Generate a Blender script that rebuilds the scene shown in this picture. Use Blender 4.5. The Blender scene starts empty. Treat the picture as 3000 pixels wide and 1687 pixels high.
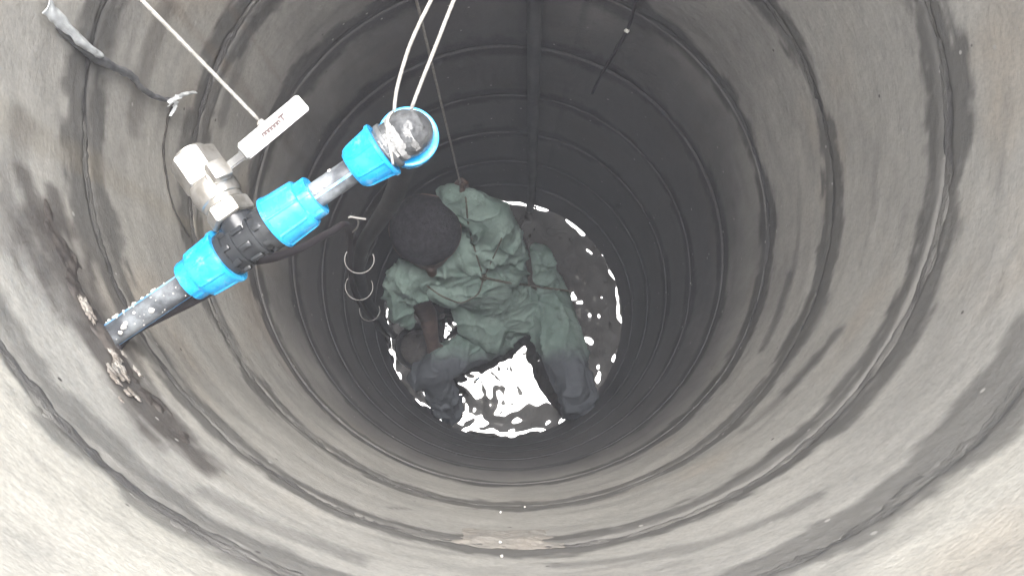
import bpy, bmesh, math, random
import numpy as np
from mathutils import Vector, Matrix, Euler, noise
random.seed(7)
rad = math.radians
SC = bpy.context.scene
COL = SC.collection

# ------------------------------------------------------------------ camera
WELL_R = 0.5
CAM = Vector((-0.0288, -0.344, 0.45))
TX, TY = -0.1353, 0.0190
F_PX = 2400.0 / 3000.0                     # focal length in picture widths
Rx = Matrix(((1, 0, 0), (0, math.cos(TX), -math.sin(TX)), (0, math.sin(TX), math.cos(TX))))
Ry = Matrix(((math.cos(TY), 0, math.sin(TY)), (0, 1, 0), (-math.sin(TY), 0, math.cos(TY))))
M = Ry @ Rx
cd = bpy.data.cameras.new('camera'); cam = bpy.data.objects.new('camera', cd); COL.objects.link(cam)
cam.matrix_world = Matrix.Translation(CAM) @ M.transposed().to_4x4()
cd.sensor_width = 36; cd.lens = 36 * F_PX; cd.clip_start = 0.01; cd.clip_end = 2000
SC.camera = cam

# ------------------------------------------------------------------ sky, sun, exposure
SUN_EL, SUN_AZ = 80, 30
w = bpy.data.worlds.new('World'); SC.world = w; w.use_nodes = True
nt = w.node_tree
bgn = nt.nodes['Background']
sky = nt.nodes.new('ShaderNodeTexSky'); sky.sky_type = 'NISHITA'; sky.sun_disc = False
sky.sun_elevation = rad(SUN_EL); sky.sun_rotation = rad(SUN_AZ)
sky.dust_density = 4.0; sky.air_density = 1.0; sky.ozone_density = 1.0
hs = nt.nodes.new('ShaderNodeHueSaturation'); hs.inputs['Saturation'].default_value = 0.22
nt.links.new(sky.outputs[0], hs.inputs['Color']); nt.links.new(hs.outputs[0], bgn.inputs[0])
bgn.inputs[1].default_value = 0.15
sl = bpy.data.lights.new('sun', 'SUN'); sun = bpy.data.objects.new('sun', sl); COL.objects.link(sun)
sl.energy = 1.5; sl.angle = rad(45); sl.color = (1.0, 0.965, 0.91)
az = rad(SUN_AZ)
sd = Vector((math.sin(az) * math.cos(rad(SUN_EL)), math.cos(az) * math.cos(rad(SUN_EL)), math.sin(rad(SUN_EL))))
sun.rotation_euler = sd.to_track_quat('Z', 'Y').to_euler(); sun.location = sd * 20
SC.view_settings.view_transform = 'Standard'; SC.view_settings.look = 'None'
SC.view_settings.exposure = 2.0; SC.view_settings.gamma = 1
SC.render.engine = 'CYCLES'
SC.cycles.max_bounces = 8; SC.cycles.diffuse_bounces = 6; SC.cycles.glossy_bounces = 4
SC.cycles.volume_bounces = 1
SC.cycles.use_denoising = True
SC.cycles.use_adaptive_sampling = True; SC.cycles.adaptive_threshold = 0.04; SC.cycles.adaptive_min_samples = 24

# ------------------------------------------------------------------ helpers
RIM_Z = 0.15
JZ = [-0.172, -0.466, -0.794, -1.11, -1.43, -1.75, -2.07, -2.39, -2.71]    # ring joints
WATER_Z = -2.985

def ray(px, py):                           # px, py in a 2576 x 1449 picture
    x = (px / 2576 - 0.5) / F_PX
    y = -(py / 1449 - 0.5) * (1687 / 3000) / F_PX
    return (M.transposed() @ Vector((x, y, -1)))
def at(px, py, z):
    r = ray(px, py); return CAM + r * ((z - CAM.z) / r.z)
def on_wall(px, py, off=0.0):
    r = ray(px, py); R = WELL_R - off
    a = r.x ** 2 + r.y ** 2; b = 2 * (CAM.x * r.x + CAM.y * r.y); c = CAM.x ** 2 + CAM.y ** 2 - R * R
    return CAM + r * ((-b + math.sqrt(b * b - 4 * a * c)) / (2 * a))
def at_dist(px, py, depth): return at(px, py, CAM.z - depth)

def link(name, me, mat=None, parent=None, smooth=True, label=None, cat=None, group=None, kind=None):
    o = bpy.data.objects.new(name, me); COL.objects.link(o)
    if mat: me.materials.append(mat)
    if smooth: me.polygons.foreach_set('use_smooth', [True] * len(me.polygons))
    if parent: o.parent = parent
    for k, v in (('label', label), ('category', cat), ('group', group), ('kind', kind)):
        if v: o[k] = v
    return o
def thing(name, label, cat, loc=(0, 0, 0), group=None):
    o = bpy.data.objects.new(name, None); COL.objects.link(o); o.location = loc; o.empty_display_size = .05
    o['label'] = label; o['category'] = cat
    if group: o['group'] = group
    return o
def under(o, parent):                      # keep world coordinates of the mesh under a located Empty
    o.parent = parent; o.matrix_parent_inverse = Matrix.Translation(-parent.location); return o
def to_mesh(bm, name='m'):
    bmesh.ops.recalc_face_normals(bm, faces=bm.faces)
    me = bpy.data.meshes.new(name); bm.to_mesh(me); bm.free(); return me
def catmull(pts, n):
    P = [Vector(p) for p in pts]; out = []
    for i in range(len(P) - 1):
        a = P[max(i - 1, 0)]; b = P[i]; c = P[i + 1]; d = P[min(i + 2, len(P) - 1)]
        for k in range(n):
            t = k / n
            out.append(0.5 * ((2 * b) + (c - a) * t + (2 * a - 5 * b + 4 * c - d) * t * t + (3 * b - a - 3 * c + d) * t ** 3))
    out.append(P[-1]); return out
def tube(bm, pts, r, seg=10, cap=True, twist=None):
    """r: number or function of t in 0..1; twist=(amplitude, strands, turns) gives a laid rope"""
    n = len(pts); prev = None; rings = []
    up = Vector((0, 0, 1))
    t0 = (pts[1] - pts[0]).normalized()
    nrm = t0.cross(up if abs(t0.z) < .9 else Vector((1, 0, 0))).normalized()
    for i, p in enumerate(pts):
        t = (pts[min(i + 1, n - 1)] - pts[max(i - 1, 0)]).normalized()
        nrm = (nrm - t * nrm.dot(t)).normalized(); b = t.cross(nrm)
        rr = r(i / (n - 1)) if callable(r) else r
        ring = []
        for k in range(seg):
            a = 2 * math.pi * k / seg
            q = rr
            if twist: q = rr * (1 + twist[0] * math.cos(twist[1] * (a + 2 * math.pi * twist[2] * i / n)))
            ring.append(bm.verts.new(p + nrm * math.cos(a) * q + b * math.sin(a) * q))
        rings.append(ring)
    for i in range(n - 1):
        for k in range(seg):
            bm.faces.new((rings[i][k], rings[i][(k + 1) % seg], rings[i + 1][(k + 1) % seg], rings[i + 1][k]))
    if cap:
        bm.faces.new(rings[0][::-1]); bm.faces.new(rings[-1])
def frame(o, z, x=None):
    z = Vector(z).normalized()
    x = Vector(x) if x is not None else (Vector((0, 0, 1)) if abs(z.z) < .9 else Vector((1, 0, 0)))
    x = (x - z * x.dot(z)).normalized(); y = z.cross(x)
    m = Matrix((x, y, z)).transposed().to_4x4(); m.translation = Vector(o); return m
def lathe(bm, prof, mat, seg=48, rib=None):
    """prof [(s along axis, radius)], mat: frame whose z is the axis"""
    rings = []
    for s, r in prof:
        ring = []
        for k in range(seg):
            a = 2 * math.pi * k / seg; q = r
            if rib: q = rib(s, a, r)
            ring.append(bm.verts.new(mat @ Vector((q * math.cos(a), q * math.sin(a), s))))
        rings.append(ring)
    for i in range(len(rings) - 1):
        for k in range(seg):
            bm.faces.new((rings[i][k], rings[i][(k + 1) % seg], rings[i + 1][(k + 1) % seg], rings[i + 1][k]))
    bm.faces.new(rings[0][::-1]); bm.faces.new(rings[-1])
def box(bm, mat, size, bev=0.0, segs=2):
    g = bmesh.ops.create_cube(bm, size=1.0); vs = g['verts']
    for v in vs: v.co = Vector((v.co.x * size[0], v.co.y * size[1], v.co.z * size[2]))
    if bev:
        es = list({e for v in vs for e in v.link_edges})
        r = bmesh.ops.bevel(bm, geom=es, offset=bev, segments=segs, affect='EDGES', profile=.5)
        vs = list({v for f in r['faces'] for v in f.verts} | {v for v in vs if v.is_valid})
    for v in vs: v.co = mat @ v.co
def blob(bm, c, r, sub=2, sq=(1, 1, 1), nz=0.0, seed=0):
    g = bmesh.ops.create_icosphere(bm, subdivisions=sub, radius=1)
    for v in g['verts']:
        d = v.co.normalized()
        k = 1 + nz * noise.noise(d * 1.7 + Vector((seed * 3.1, seed, 0))) + nz * .5 * noise.noise(d * 4 + Vector((0, seed, 9)))
        v.co = Vector(c) + Vector((d.x * sq[0], d.y * sq[1], d.z * sq[2])) * r * k

# ------------------------------------------------------------------ materials
class Mat:
    def __init__(s, name):
        s.m = bpy.data.materials.new(name); s.m.use_nodes = True; s.t = s.m.node_tree
        s.b = s.t.nodes['Principled BSDF']
    def n(s, typ, **kw):
        q = s.t.nodes.new('ShaderNode' + typ)
        for k, v in kw.items():
            if k in q.inputs: q.inputs[k].default_value = v
            else: setattr(q, k, v)
        return q
    def l(s, a, b): s.t.links.new(a, b)
    def set(s, **kw):
        for k, v in kw.items(): s.b.inputs[k.replace('_', ' ')].default_value = v
    def pos(s, sc=(1, 1, 1)):
        g = s.n('NewGeometry'); mp = s.n('Mapping'); mp.inputs['Scale'].default_value = sc
        s.l(g.outputs['Position'], mp.inputs['Vector']); return mp.outputs[0]
    def noise(s, sc, scale, detail=4, rough=.55, dist=0):
        q = s.n('TexNoise'); q.inputs['Scale'].default_value = scale; q.inputs['Detail'].default_value = detail
        q.inputs['Roughness'].default_value = rough; q.inputs['Distortion'].default_value = dist
        s.l(s.pos(sc), q.inputs['Vector']); return q.outputs[0]
    def ramp(s, x, a, b, lo=0.0, hi=1.0):
        q = s.n('MapRange'); q.interpolation_type = 'SMOOTHSTEP'
        for k, v in zip(('From Min', 'From Max', 'To Min', 'To Max'), (a, b, lo, hi)): q.inputs[k].default_value = v
        s.l(x, q.inputs['Value']); return q.outputs[0]
    def math(s, op, a, b=0.0):
        q = s.n('Math', operation=op)
        for i, v in ((0, a), (1, b)):
            if isinstance(v, (int, float)): q.inputs[i].default_value = v
            else: s.l(v, q.inputs[i])
        return q.outputs[0]
    def mix(s, f, a, b, mode='MIX'):
        q = s.n('Mix', data_type='RGBA', blend_type=mode)
        for i, v in ((0, f), (6, a), (7, b)):
            if isinstance(v, (int, float)): q.inputs[i].default_value = v
            elif isinstance(v, tuple): q.inputs[i].default_value = (*v, 1) if len(v) == 3 else v
            else: s.l(v, q.inputs[i])
        return q.outputs[2]
    def attr(s, name):
        q = s.n('Attribute'); q.attribute_name = name; return q.outputs['Fac']
    def bump(s, h, strength, dist, prev=None):
        q = s.n('Bump'); q.inputs['Strength'].default_value = strength; q.inputs['Distance'].default_value = dist
        s.l(h, q.inputs['Height'])
        if prev: s.l(prev, q.inputs['Normal'])
        s.l(q.outputs[0], s.b.inputs['Normal']); return q.outputs[0]
    def col(s, c):
        if isinstance(c, tuple): s.b.inputs['Base Color'].default_value = (*c, 1)
        else: s.l(c, s.b.inputs['Base Color'])

def concrete():
    m = Mat('cast_concrete')
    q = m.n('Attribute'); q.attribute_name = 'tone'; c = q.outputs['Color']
    g = m.noise((1, 1, 1), 190, 3, .75)
    c = m.mix(m.ramp(g, .38, .70, 0, .24), c, (.17, .16, .15))                                # grain
    v = m.n('TexVoronoi'); v.inputs['Scale'].default_value = 46; m.l(m.pos(), v.inputs['Vector'])
    sp = m.n('SeparateColor'); m.l(v.outputs['Color'], sp.inputs[0])
    c = m.mix(m.math('MULTIPLY', m.ramp(v.outputs['Distance'], .16, .08), m.ramp(sp.outputs[0], .93, .95)), c, (.46, .44, .41))
    c = m.mix(m.math('MULTIPLY', m.ramp(v.outputs['Distance'], .15, .07), m.ramp(sp.outputs[1], .95, .97)), c, (.10, .09, .085))
    m.col(c)
    m.l(m.ramp(m.attr('wet'), 0, 1, .85, .75), m.b.inputs['Roughness'])
    m.bump(m.noise((1, 1, 1.6), 60, 3, .7), .25, .004)
    return m.m
def mortar():
    m = Mat('mortar')
    c = m.mix(m.ramp(m.noise((1, 1, 5), 6, 4, .65), .40, .68), (.105, .10, .097), (.25, .24, .22))
    c = m.mix(m.ramp(m.noise((1, 1, 9), 18, 4, .7), .62, .70, 0, .7), c, (.34, .325, .30))
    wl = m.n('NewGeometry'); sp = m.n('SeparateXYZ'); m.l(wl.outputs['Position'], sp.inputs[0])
    c = m.mix(m.ramp(sp.outputs[2], -.7, -1.3, 0, .85), c, (.085, .084, .09))  # mortar darkened with depth to follow the falloff painted on the rings
    m.col(c); m.set(Roughness=.85)
    m.bump(m.noise((1, 1, 4), 40, 6, .7), .8, .006)
    return m.m
def simple(name, color, rough=.5, metal=0.0, var=0.0, vscale=40, bump=0, bscale=80, color2=None, spec=None, bd=.002):
    m = Mat(name); m.set(Roughness=rough, Metallic=metal)
    if color2 or var:
        c2 = color2 or tuple(k * (1 - var) for k in color)
        m.col(m.mix(m.ramp(m.noise((1, 1, 1), vscale, 5, .6), .36, .66), color, c2))
    else: m.col(color)
    if bump: m.bump(m.noise((1, 1, 1), bscale, 5, .6), bump, bd)
    if spec is not None: m.set(**{'Specular IOR Level': spec})
    return m.m
def blue_plastic():
    m = Mat('scuffed_blue_plastic')
    c = m.mix(m.ramp(m.noise((1, 1, 1), 26, 4, .6), .36, .66), (.01, .31, .70), (.05, .42, .80))
    c = m.mix(m.ramp(m.noise((1, 1, 1), 75, 5, .7), .57, .70, 0, .5), c, (.28, .50, .72))      # scuffs
    c = m.mix(m.ramp(m.noise((1, 1, 1), 48, 4, .7, 1.5), .62, .72, 0, .55), c, (.30, .28, .25))  # dried mud
    m.col(c); m.l(m.ramp(m.noise((1, 1, 1), 60, 3), .4, .7, .2, .5), m.b.inputs['Roughness']); m.bump(m.noise((1, 1, 1), 130, 4, .6), .2, .002)
    return m.m
MT = dict(
    blue=blue_plastic(),
    concrete=concrete(), mortar=mortar(),
    wetmortar=simple('damp_mortar', (.115, .10, .09), .75, color2=(.065, .056, .052), vscale=24, bump=.4, bscale=60, bd=.004),
    palemortar=simple('pale_mortar', (.42, .39, .355), .85, color2=(.27, .235, .205), vscale=55, bump=.9, bscale=120, bd=.008),
    pinkmortar=simple('patching_mortar', (.36, .325, .285), .9, color2=(.32, .30, .27), vscale=25, bump=.5, bscale=160),
    crack=simple('crack_dirt', (.05, .045, .04), .95),
    ground=simple('dry_soil', (.27, .22, .16), .95, color2=(.17, .14, .10), vscale=3, bump=.6, bscale=30, bd=.02),
    black=simple('black_polyethylene', (.028, .03, .034), .22, color2=(.05, .053, .057), vscale=22, bump=.15, bscale=120),
    dustypipe=simple('scuffed_polyethylene', (.07, .075, .085), .36, color2=(.27, .29, .31), vscale=34, bump=.25, bscale=90),
    stripe=simple('blue_stripe', (.12, .36, .72), .45, color2=(.3, .5, .75), vscale=60),
    nickel=simple('nickel_plated_brass', (.64, .62, .59), .30, .75, color2=(.38, .355, .32), vscale=34, bump=.2, bscale=60),
    lever=simple('worn_steel_lever', (.44, .44, .435), .45, .6, color2=(.24, .24, .24), vscale=28, bump=.15, bscale=60),
    ink=simple('dark_print', (.10, .07, .07), .6),
    tape=simple('thread_tape', (.34, .34, .34), .35, color2=(.12, .12, .12), vscale=90, bump=.6, bscale=120),
    cord=simple('white_nylon_cord', (.52, .50, .47), .7, color2=(.36, .34, .31), vscale=160, bump=.5, bscale=300),
    rope=simple('grey_rope', (.34, .32, .29), .8, color2=(.24, .22, .2), vscale=150, bump=.6, bscale=300),
    darkrope=simple('wet_rope', (.07, .065, .05), .8, color2=(.11, .10, .08), vscale=80, bump=.6, bscale=300),
    cable=simple('black_cable_sheath', (.045, .04, .045), .6, bump=.1),
    wire=simple('pale_tie_wire', (.30, .29, .28), .5, .2),
    greycord=simple('grey_plastic_sleeve', (.13, .13, .14), .45, color2=(.24, .24, .245), vscale=30, bump=.3, bscale=60),
    film=simple('torn_white_film', (.80, .82, .82), .4, color2=(.6, .62, .63), vscale=60, bump=.5, bscale=90),
    speck=simple('lime_splash', (.75, .73, .68), .6, color2=(.55, .53, .5), vscale=90),
)

# ------------------------------------------------------------------ ground
bm = bmesh.new(); rs = [.585, .7, .9, 1.3, 2, 3.5, 6, 10, 18, 35, 70, 140]; seg = 96; rings = []
for i, r in enumerate(rs):
    rings.append([bm.verts.new((r * math.cos(2 * math.pi * k / seg), r * math.sin(2 * math.pi * k / seg),
                  (.0 if i < 1 else .03 * noise.noise(Vector((r * math.cos(2 * math.pi * k / seg), r * math.sin(2 * math.pi * k / seg), 0)) * .9)))) for k in range(seg)])
for i in range(len(rs) - 1):
    for k in range(seg): bm.faces.new((rings[i][k], rings[i + 1][k], rings[i + 1][(k + 1) % seg], rings[i][(k + 1) % seg]))
link('ground', to_mesh(bm), MT['ground'], kind='structure')

# ------------------------------------------------------------------ the well: concrete rings and the mortar between them
shaft = thing('well_shaft', 'round well shaft of stacked grey concrete rings with dark mortar joints', 'well', (0, 0, RIM_Z))
N3 = lambda v, s, o=0.0: noise.noise(Vector((v[0] * s, v[1] * s, v[2] * s + o)))
_rg = np.random.default_rng(11); _pm = _rg.permutation(512); _gr = _rg.normal(size=(512, 3)); _gr /= np.linalg.norm(_gr, axis=1)[:, None]
def gn(Pn):                                # gradient noise on an (n, 3) array, about -1..1
    i = np.floor(Pn).astype(int); f = Pn - i; u = f * f * f * (f * (f * 6 - 15) + 10); out = 0
    for dx in (0, 1):
        for dy in (0, 1):
            for dz in (0, 1):
                h = _pm[(_pm[(_pm[(i[:, 0] + dx) & 511] + i[:, 1] + dy) & 511] + i[:, 2] + dz) & 511]
                g = (_gr[h] * (f - (dx, dy, dz))).sum(1)
                out = out + g * np.where(dx, u[:, 0], 1 - u[:, 0]) * np.where(dy, u[:, 1], 1 - u[:, 1]) * np.where(dz, u[:, 2], 1 - u[:, 2])
    return out * 1.5
def fb(Pn, sc, octv=4, gain=.55, off=0.0):
    Pn = Pn * np.array(sc) + off; a, t, o = 1.0, 0.0, 0
    for _ in range(octv): o = o + a * gn(Pn); t += a; a *= gain; Pn = Pn * 2.03 + 7.1
    return o / t * 1.6
def sst(x, a, b): t = np.clip((x - a) / (b - a), 0, 1); return t * t * (3 - 2 * t)
def mixc(c, f, colr): return c + (np.array(colr) - c) * f[:, None]
JALL = np.array(JZ)
def wall_uv(px, py): p = on_wall(px, py); return math.atan2(p.y, p.x), p.z
SMEARS = [((115, 570), (240, 810), .034, .88), ((60, 430), (115, 570), .011, .8), ((130, 470), (170, 580), .008, .8), ((260, 850), (420, 1080), .026, .88), ((410, 1065), (520, 1168), .017, .9), ((330, 860), (430, 1040), .006, .45), ((2112, 838), (1985, 985), .011, .75), ((1985, 690), (1915, 880), .009, .7), ((985, 1278), (1030, 1282), .004, .7), ((2060, 900), (1880, 1080), .012, .4), ((430, 20), (345, 330), .012, .5), ((1400, 1415), (2050, 1245), .009, .5),
          ((640, 60), (560, 300), .012, .55), ((2560, 1010), (2330, 1230), .012, .35), ((60, 300), (20, 620), .016, .35), ((520, 1230), (900, 1400), .010, .45)]
def tone(Pn, zt, zb, i):
    x, y, z = Pn.T; th = np.arctan2(y, x)
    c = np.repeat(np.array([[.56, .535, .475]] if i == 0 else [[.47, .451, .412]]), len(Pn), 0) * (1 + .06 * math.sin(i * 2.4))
    c = mixc(c, .7 * sst(fb(Pn, (5, 5, 8)), -.3, .5), (.385, .369, .34))
    c = mixc(c, .45 * sst(fb(Pn, (3.3, 3.3, 4), 3, off=31), .1, .7), (.46, .38, .29))
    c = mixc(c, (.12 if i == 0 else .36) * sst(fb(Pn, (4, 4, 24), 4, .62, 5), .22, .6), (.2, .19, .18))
    c = mixc(c, .16 * sst(fb(Pn, (9, 9, 60), 3, .6, 9), .3, .6), (.14, .135, .13))
    de = np.abs(z[:, None] - JALL[None]).min(1) if i < len(JZ) else np.abs(z[:, None] - JALL[None]).min(1)
    up = (z[:, None] - JALL[None])[np.arange(len(z)), np.abs(z[:, None] - JALL[None]).argmin(1)]
    wv = fb(Pn * (1, 1, .15), (4, 4, 4), 4, .6, 17); w2 = fb(Pn, (14, 14, 40), 4, .6, 3)
    edge = np.where(np.abs(z - JZ[0]) < .1, np.where(up < 0, .058, .030), .046) + .036 * wv + .024 * w2 + np.where(up > 0, .004, -.002)
    c = mixc(c, np.where(np.abs(z - JZ[0]) < .1, .72, .90) * sst(edge - de, -.008, .010), (.125, .12, .112))
    fin = np.maximum(np.exp(-((de - .011) / .0026) ** 2) * np.maximum(0, fb(Pn * (1, 1, .2), (16, 16, 11), 4, .7, 61) - .12), np.exp(-((de - .026) / .0024) ** 2) * np.maximum(0, fb(Pn * (1, 1, .2), (13, 13, 9), 4, .7, 161) - .16)) * (up < .05) * (z > -1.2)
    c = mixc(c, np.clip(fin * 1.6, 0, .5) * (1 - sst(z, -.9, -1.3)), (.40, .385, .355))  # pale tint painted on the joint lips, adding to the light they catch
    for a0, wd, z1, z0, colr, k in ((1.485, .05, -.7, -.35, (.09, .09, .095), .5), (1.25, .012, -.75, -.5, (.06, .06, .065), .55), (2.76, .03, -.35, -.2, (.22, .16, .11), .28), (2.62, .018, -.42, -.3, (.22, .16, .11), .25), (3.3, .05, -.2, .1, (.30, .25, .17), .25)):
        d = np.abs(np.angle(np.exp(1j * (th - a0)))) + wd * .6 * fb(Pn, (12, 12, 5), 4, .6, a0 * 9)
        c = mixc(c, k * sst(d, wd, wd * .3) * sst(z, z0, z1), colr)
    for a, b, wd, k in SMEARS:
        (ta, za), (tb, zb_) = wall_uv(*a), wall_uv(*b); dt = np.angle(np.exp(1j * (tb - ta)))
        U = np.angle(np.exp(1j * (th - ta))) * WELL_R; V = z - za; L = np.array((dt * WELL_R, zb_ - za)); l2 = L @ L
        t = np.clip((U * L[0] + V * L[1]) / l2, 0, 1); d = np.hypot(U - t * L[0], (V - t * L[1]) * .42) + wd * .75 * fb(Pn, (14, 14, 42), 4, .65, 3)
        c = mixc(c, k * sst(d, wd * 1.25, wd * .3), (.095, .083, .075) if a[0] < 450 else (.115, .11, .105))
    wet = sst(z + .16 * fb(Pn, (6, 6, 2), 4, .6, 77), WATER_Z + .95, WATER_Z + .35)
    damp_shade = sst(z + .22 * fb(Pn, (5, 5, 2), 3, .6, 47) - .30 * sst(np.sin(th), .25, 1.0), -.66, -1.68)  # light falloff painted in with damp: darker downward, higher up on far wall
    c = mixc(c, .88 * damp_shade, (.066, .063, .070))
    c = c * (1 - .34 * damp_shade * sst(edge - de, -.012, .012))[:, None]
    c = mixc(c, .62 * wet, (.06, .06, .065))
    c *= (1 + .07 * fb(Pn, (60, 60, 90), 2, .6, 55))[:, None]
    return np.clip(c, .02, .7), wet, fin
def ring_mesh(zt, zb, i):
    rnd = random.Random(100 + i)
    mo = .003 if i < 3 else .0006; ox, oy = rnd.uniform(-mo, mo), rnd.uniform(-mo, mo)
    seg = 640 if i < 4 else 420; h = zt - zb; nrow = 36 if i < 4 else 18
    fr = 0.5 - 0.5 * np.cos(np.linspace(0, np.pi, nrow)); fr = .5 * fr + .5 * np.linspace(0, 1, nrow)
    a = np.tile(np.arange(seg) * 2 * np.pi / seg, nrow); z = np.repeat(zt - fr * h, seg)
    ca, sa = np.cos(a), np.sin(a); Pn = np.stack([ca * .5, sa * .5, z], 1)
    de = np.minimum(z - zb, zt - z)
    r = WELL_R + (.0020 if i < 4 else .0007) * fb(Pn, (4, 4, 9), 3, .5, i * 5.1) + .0007 * fb(Pn, (25, 25, 80), 3, .6, 2)
    chip = .0035 + (.009 if i < 4 else .003) * np.maximum(0, .45 + fb(Pn * (1, 1, 0), (14, 14, 1), 4, .65, i * 3.3))
    lowside = (z - zb) < (zt - z); ck = np.where(lowside, 1.0, .35 if i < 4 else .0)
    r = r + np.where(de < chip, (chip - de) * .9 * ck, 0)
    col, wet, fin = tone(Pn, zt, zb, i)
    r = r - .0028 * np.clip(fin, 0, .8)
    verts = np.stack([r * ca + ox, r * sa + oy, z], 1)
    ao = np.arange(seg) * 2 * np.pi / seg
    outer = [np.stack([.58 * np.cos(ao), .58 * np.sin(ao), np.full(seg, zz)], 1) for zz in (zb, zt)]
    verts = np.concatenate([verts] + outer); L = nrow + 2
    j = np.arange(L)[:, None]; k = np.arange(seg)[None]; j2 = (j + 1) % L; k2 = (k + 1) % seg
    faces = np.stack([j * seg + k, j2 * seg + k, j2 * seg + k2, j * seg + k2], -1).reshape(-1, 4)[:, ::-1]
    me = bpy.data.meshes.new('ring'); me.from_pydata(verts.tolist(), [], faces.tolist())
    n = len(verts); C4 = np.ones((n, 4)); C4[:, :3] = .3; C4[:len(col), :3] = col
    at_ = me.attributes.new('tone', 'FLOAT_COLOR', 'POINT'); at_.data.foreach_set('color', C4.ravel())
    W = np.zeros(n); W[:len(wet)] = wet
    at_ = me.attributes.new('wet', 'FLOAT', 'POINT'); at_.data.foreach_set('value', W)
    me.update(); return me
tops = [RIM_Z] + JZ; bots = JZ + [WATER_Z - .5]
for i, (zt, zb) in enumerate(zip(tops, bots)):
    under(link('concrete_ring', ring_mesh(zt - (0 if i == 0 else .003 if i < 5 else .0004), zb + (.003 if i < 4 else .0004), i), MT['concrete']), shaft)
def joint_mesh(zj, i):
    seg = 480; nv = 13; hw = .042 if i == 0 else .034; verts = []; faces = []
    for j in range(nv):
        s = (j / (nv - 1) * 2 - 1)
        for k in range(seg):
            a = 2 * math.pi * k / seg; ca, sa = math.cos(a), math.sin(a)
            wdt = .5 + .9 * N3((ca, sa, 0), 1.6, i * 7.7) + .5 * N3((ca, sa, 0), 5.5, i * 2.2)      # how far the mortar was smeared
            side = .35 * N3((ca, sa, 0), 2.3, i * 4.4 + 50)
            e = abs(s - side) / max(.22, .45 + .5 * wdt)
            r = WELL_R + (.0008 if i < 3 else .0006) + (.0080 if i < 3 else .005) * e ** 1.6 + (1 if i < 3 else .25) * (.0022 * N3((ca, sa, s * .25), 8, i) + .0020 * N3((ca, sa, s * .12), 24, i * 2) + .0016 * N3((ca, sa, s * .08), 60, i * 2))
            verts.append((min(r, .52) * ca, min(r, .52) * sa, zj + s * hw + .004 * N3((ca, sa, 0), 3, i)))
    for j in range(nv - 1):
        for k in range(seg):
            k2 = (k + 1) % seg
            faces.append((j * seg + k, j * seg + k2, (j + 1) * seg + k2, (j + 1) * seg + k))
    me = bpy.data.meshes.new('joint'); me.from_pydata(verts, [], faces); me.update(); return me
for i, zj in enumerate(JZ[:4]):           # deeper joints are only damp lines
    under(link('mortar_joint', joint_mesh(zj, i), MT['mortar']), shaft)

def wall_patch(name, outline_c, half_u, half_v, mat, thick, seed, ang=0.0, rag=.35, parent=shaft, n=70, crown=None):
    """rough smear of mortar on the wall; edges sink into the concrete along a ragged line"""
    th0 = math.atan2(outline_c.y, outline_c.x); z0 = outline_c.z
    verts = []; faces = []
    for j in range(n):
        for k in range(n):
            u = (k / (n - 1) * 2 - 1) * 1.25; v = (j / (n - 1) * 2 - 1) * 1.25
            uu, vv = u * half_u, v * half_v
            uu2 = uu * math.cos(ang) - vv * math.sin(ang); vv2 = uu * math.sin(ang) + vv * math.cos(ang)
            th = th0 + uu2 / WELL_R; z = z0 + vv2
            P = (math.cos(th) * .5, math.sin(th) * .5, z)
            d = math.hypot(u, v) if crown is None else max(abs(u), abs(v))
            d += rag * (N3(P, 9, seed) + .6 * N3(P, 30, seed) + .35 * N3(P, 80, seed))
            h = thick * (1 - d) * 2.2
            h = max(-.012, min(h, thick)) + .35 * thick * N3(P, 45, seed + 3) + .25 * thick * N3(P, 130, seed + 3)
            r = WELL_R - h
            verts.append((math.cos(th) * r, math.sin(th) * r, z))
    for j in range(n - 1):
        for k in range(n - 1):
            faces.append((j * n + k, j * n + k + 1, (j + 1) * n + k + 1, (j + 1) * n + k))
    me = bpy.data.meshes.new(name); me.from_pydata(verts, [], faces); me.update()
    return under(link(name, me, mat), parent)
pc = on_wall(262, 855)
wall_patch('mortar_patch', on_wall(250, 820),   .13, .026, MT['wetmortar'], .003, 3.0, rag=1.0, n=130)
RL = random.Random(21)
lumps = [(218, 772, .0075, 1), (228, 794, .006, 7), (210, 758, .0045, 8), (290, 896, .006, 2), (302, 922, .0065, 3), (314, 946, .005, 4), (330, 985, .0035, 9)]
lumps += [(RL.gauss(300, 28), RL.gauss(935, 40), RL.uniform(.002, .0045), 20 + k) for k in range(14)]
for (px, py, s, sd_) in lumps:
    p = on_wall(px, py, .003); bm = bmesh.new(); q = frame(p, (-p.x, -p.y, 0), (0, 0, 1))
    g = bmesh.ops.create_icosphere(bm, subdivisions=4 if s > .005 else 3, radius=1)
    for v in g['verts']:
        d = v.co.normalized(); k = 1 + .6 * noise.noise(d * 1.6 + Vector((sd_ * 5, 0, 0))) + .5 * noise.noise(d * 3.6 + Vector((sd_, 2, 0))) + .3 * noise.noise(d * 9 + Vector((sd_, 7, 0)))
        v.co = q @ Vector((d.x * s * .9 * k, d.y * s * 1.4 * k, d.z * s * .32 * k))
    under(link('mortar_lump', to_mesh(bm), MT['palemortar']), shaft)
wall_patch('patching_mortar', on_wall(1268, 1352), .052, .05, MT['pinkmortar'], .0035, 8.0, rag=.10, crown=1)
for (px, py) in ((1259, 1288), (1258, 1363), (1262, 1398), (1320, 1275)):
    p = on_wall(px, py, .003); bm = bmesh.new(); blob(bm, p, .0014, 2, nz=.9, seed=px)
    under(link('lime_dot', to_mesh(bm), MT['speck']), shaft)
def wall_line(pts, off, sub=10): return [Vector(p) for p in catmull([on_wall(x, y, off) for x, y in pts], sub)]
bm = bmesh.new()
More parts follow.
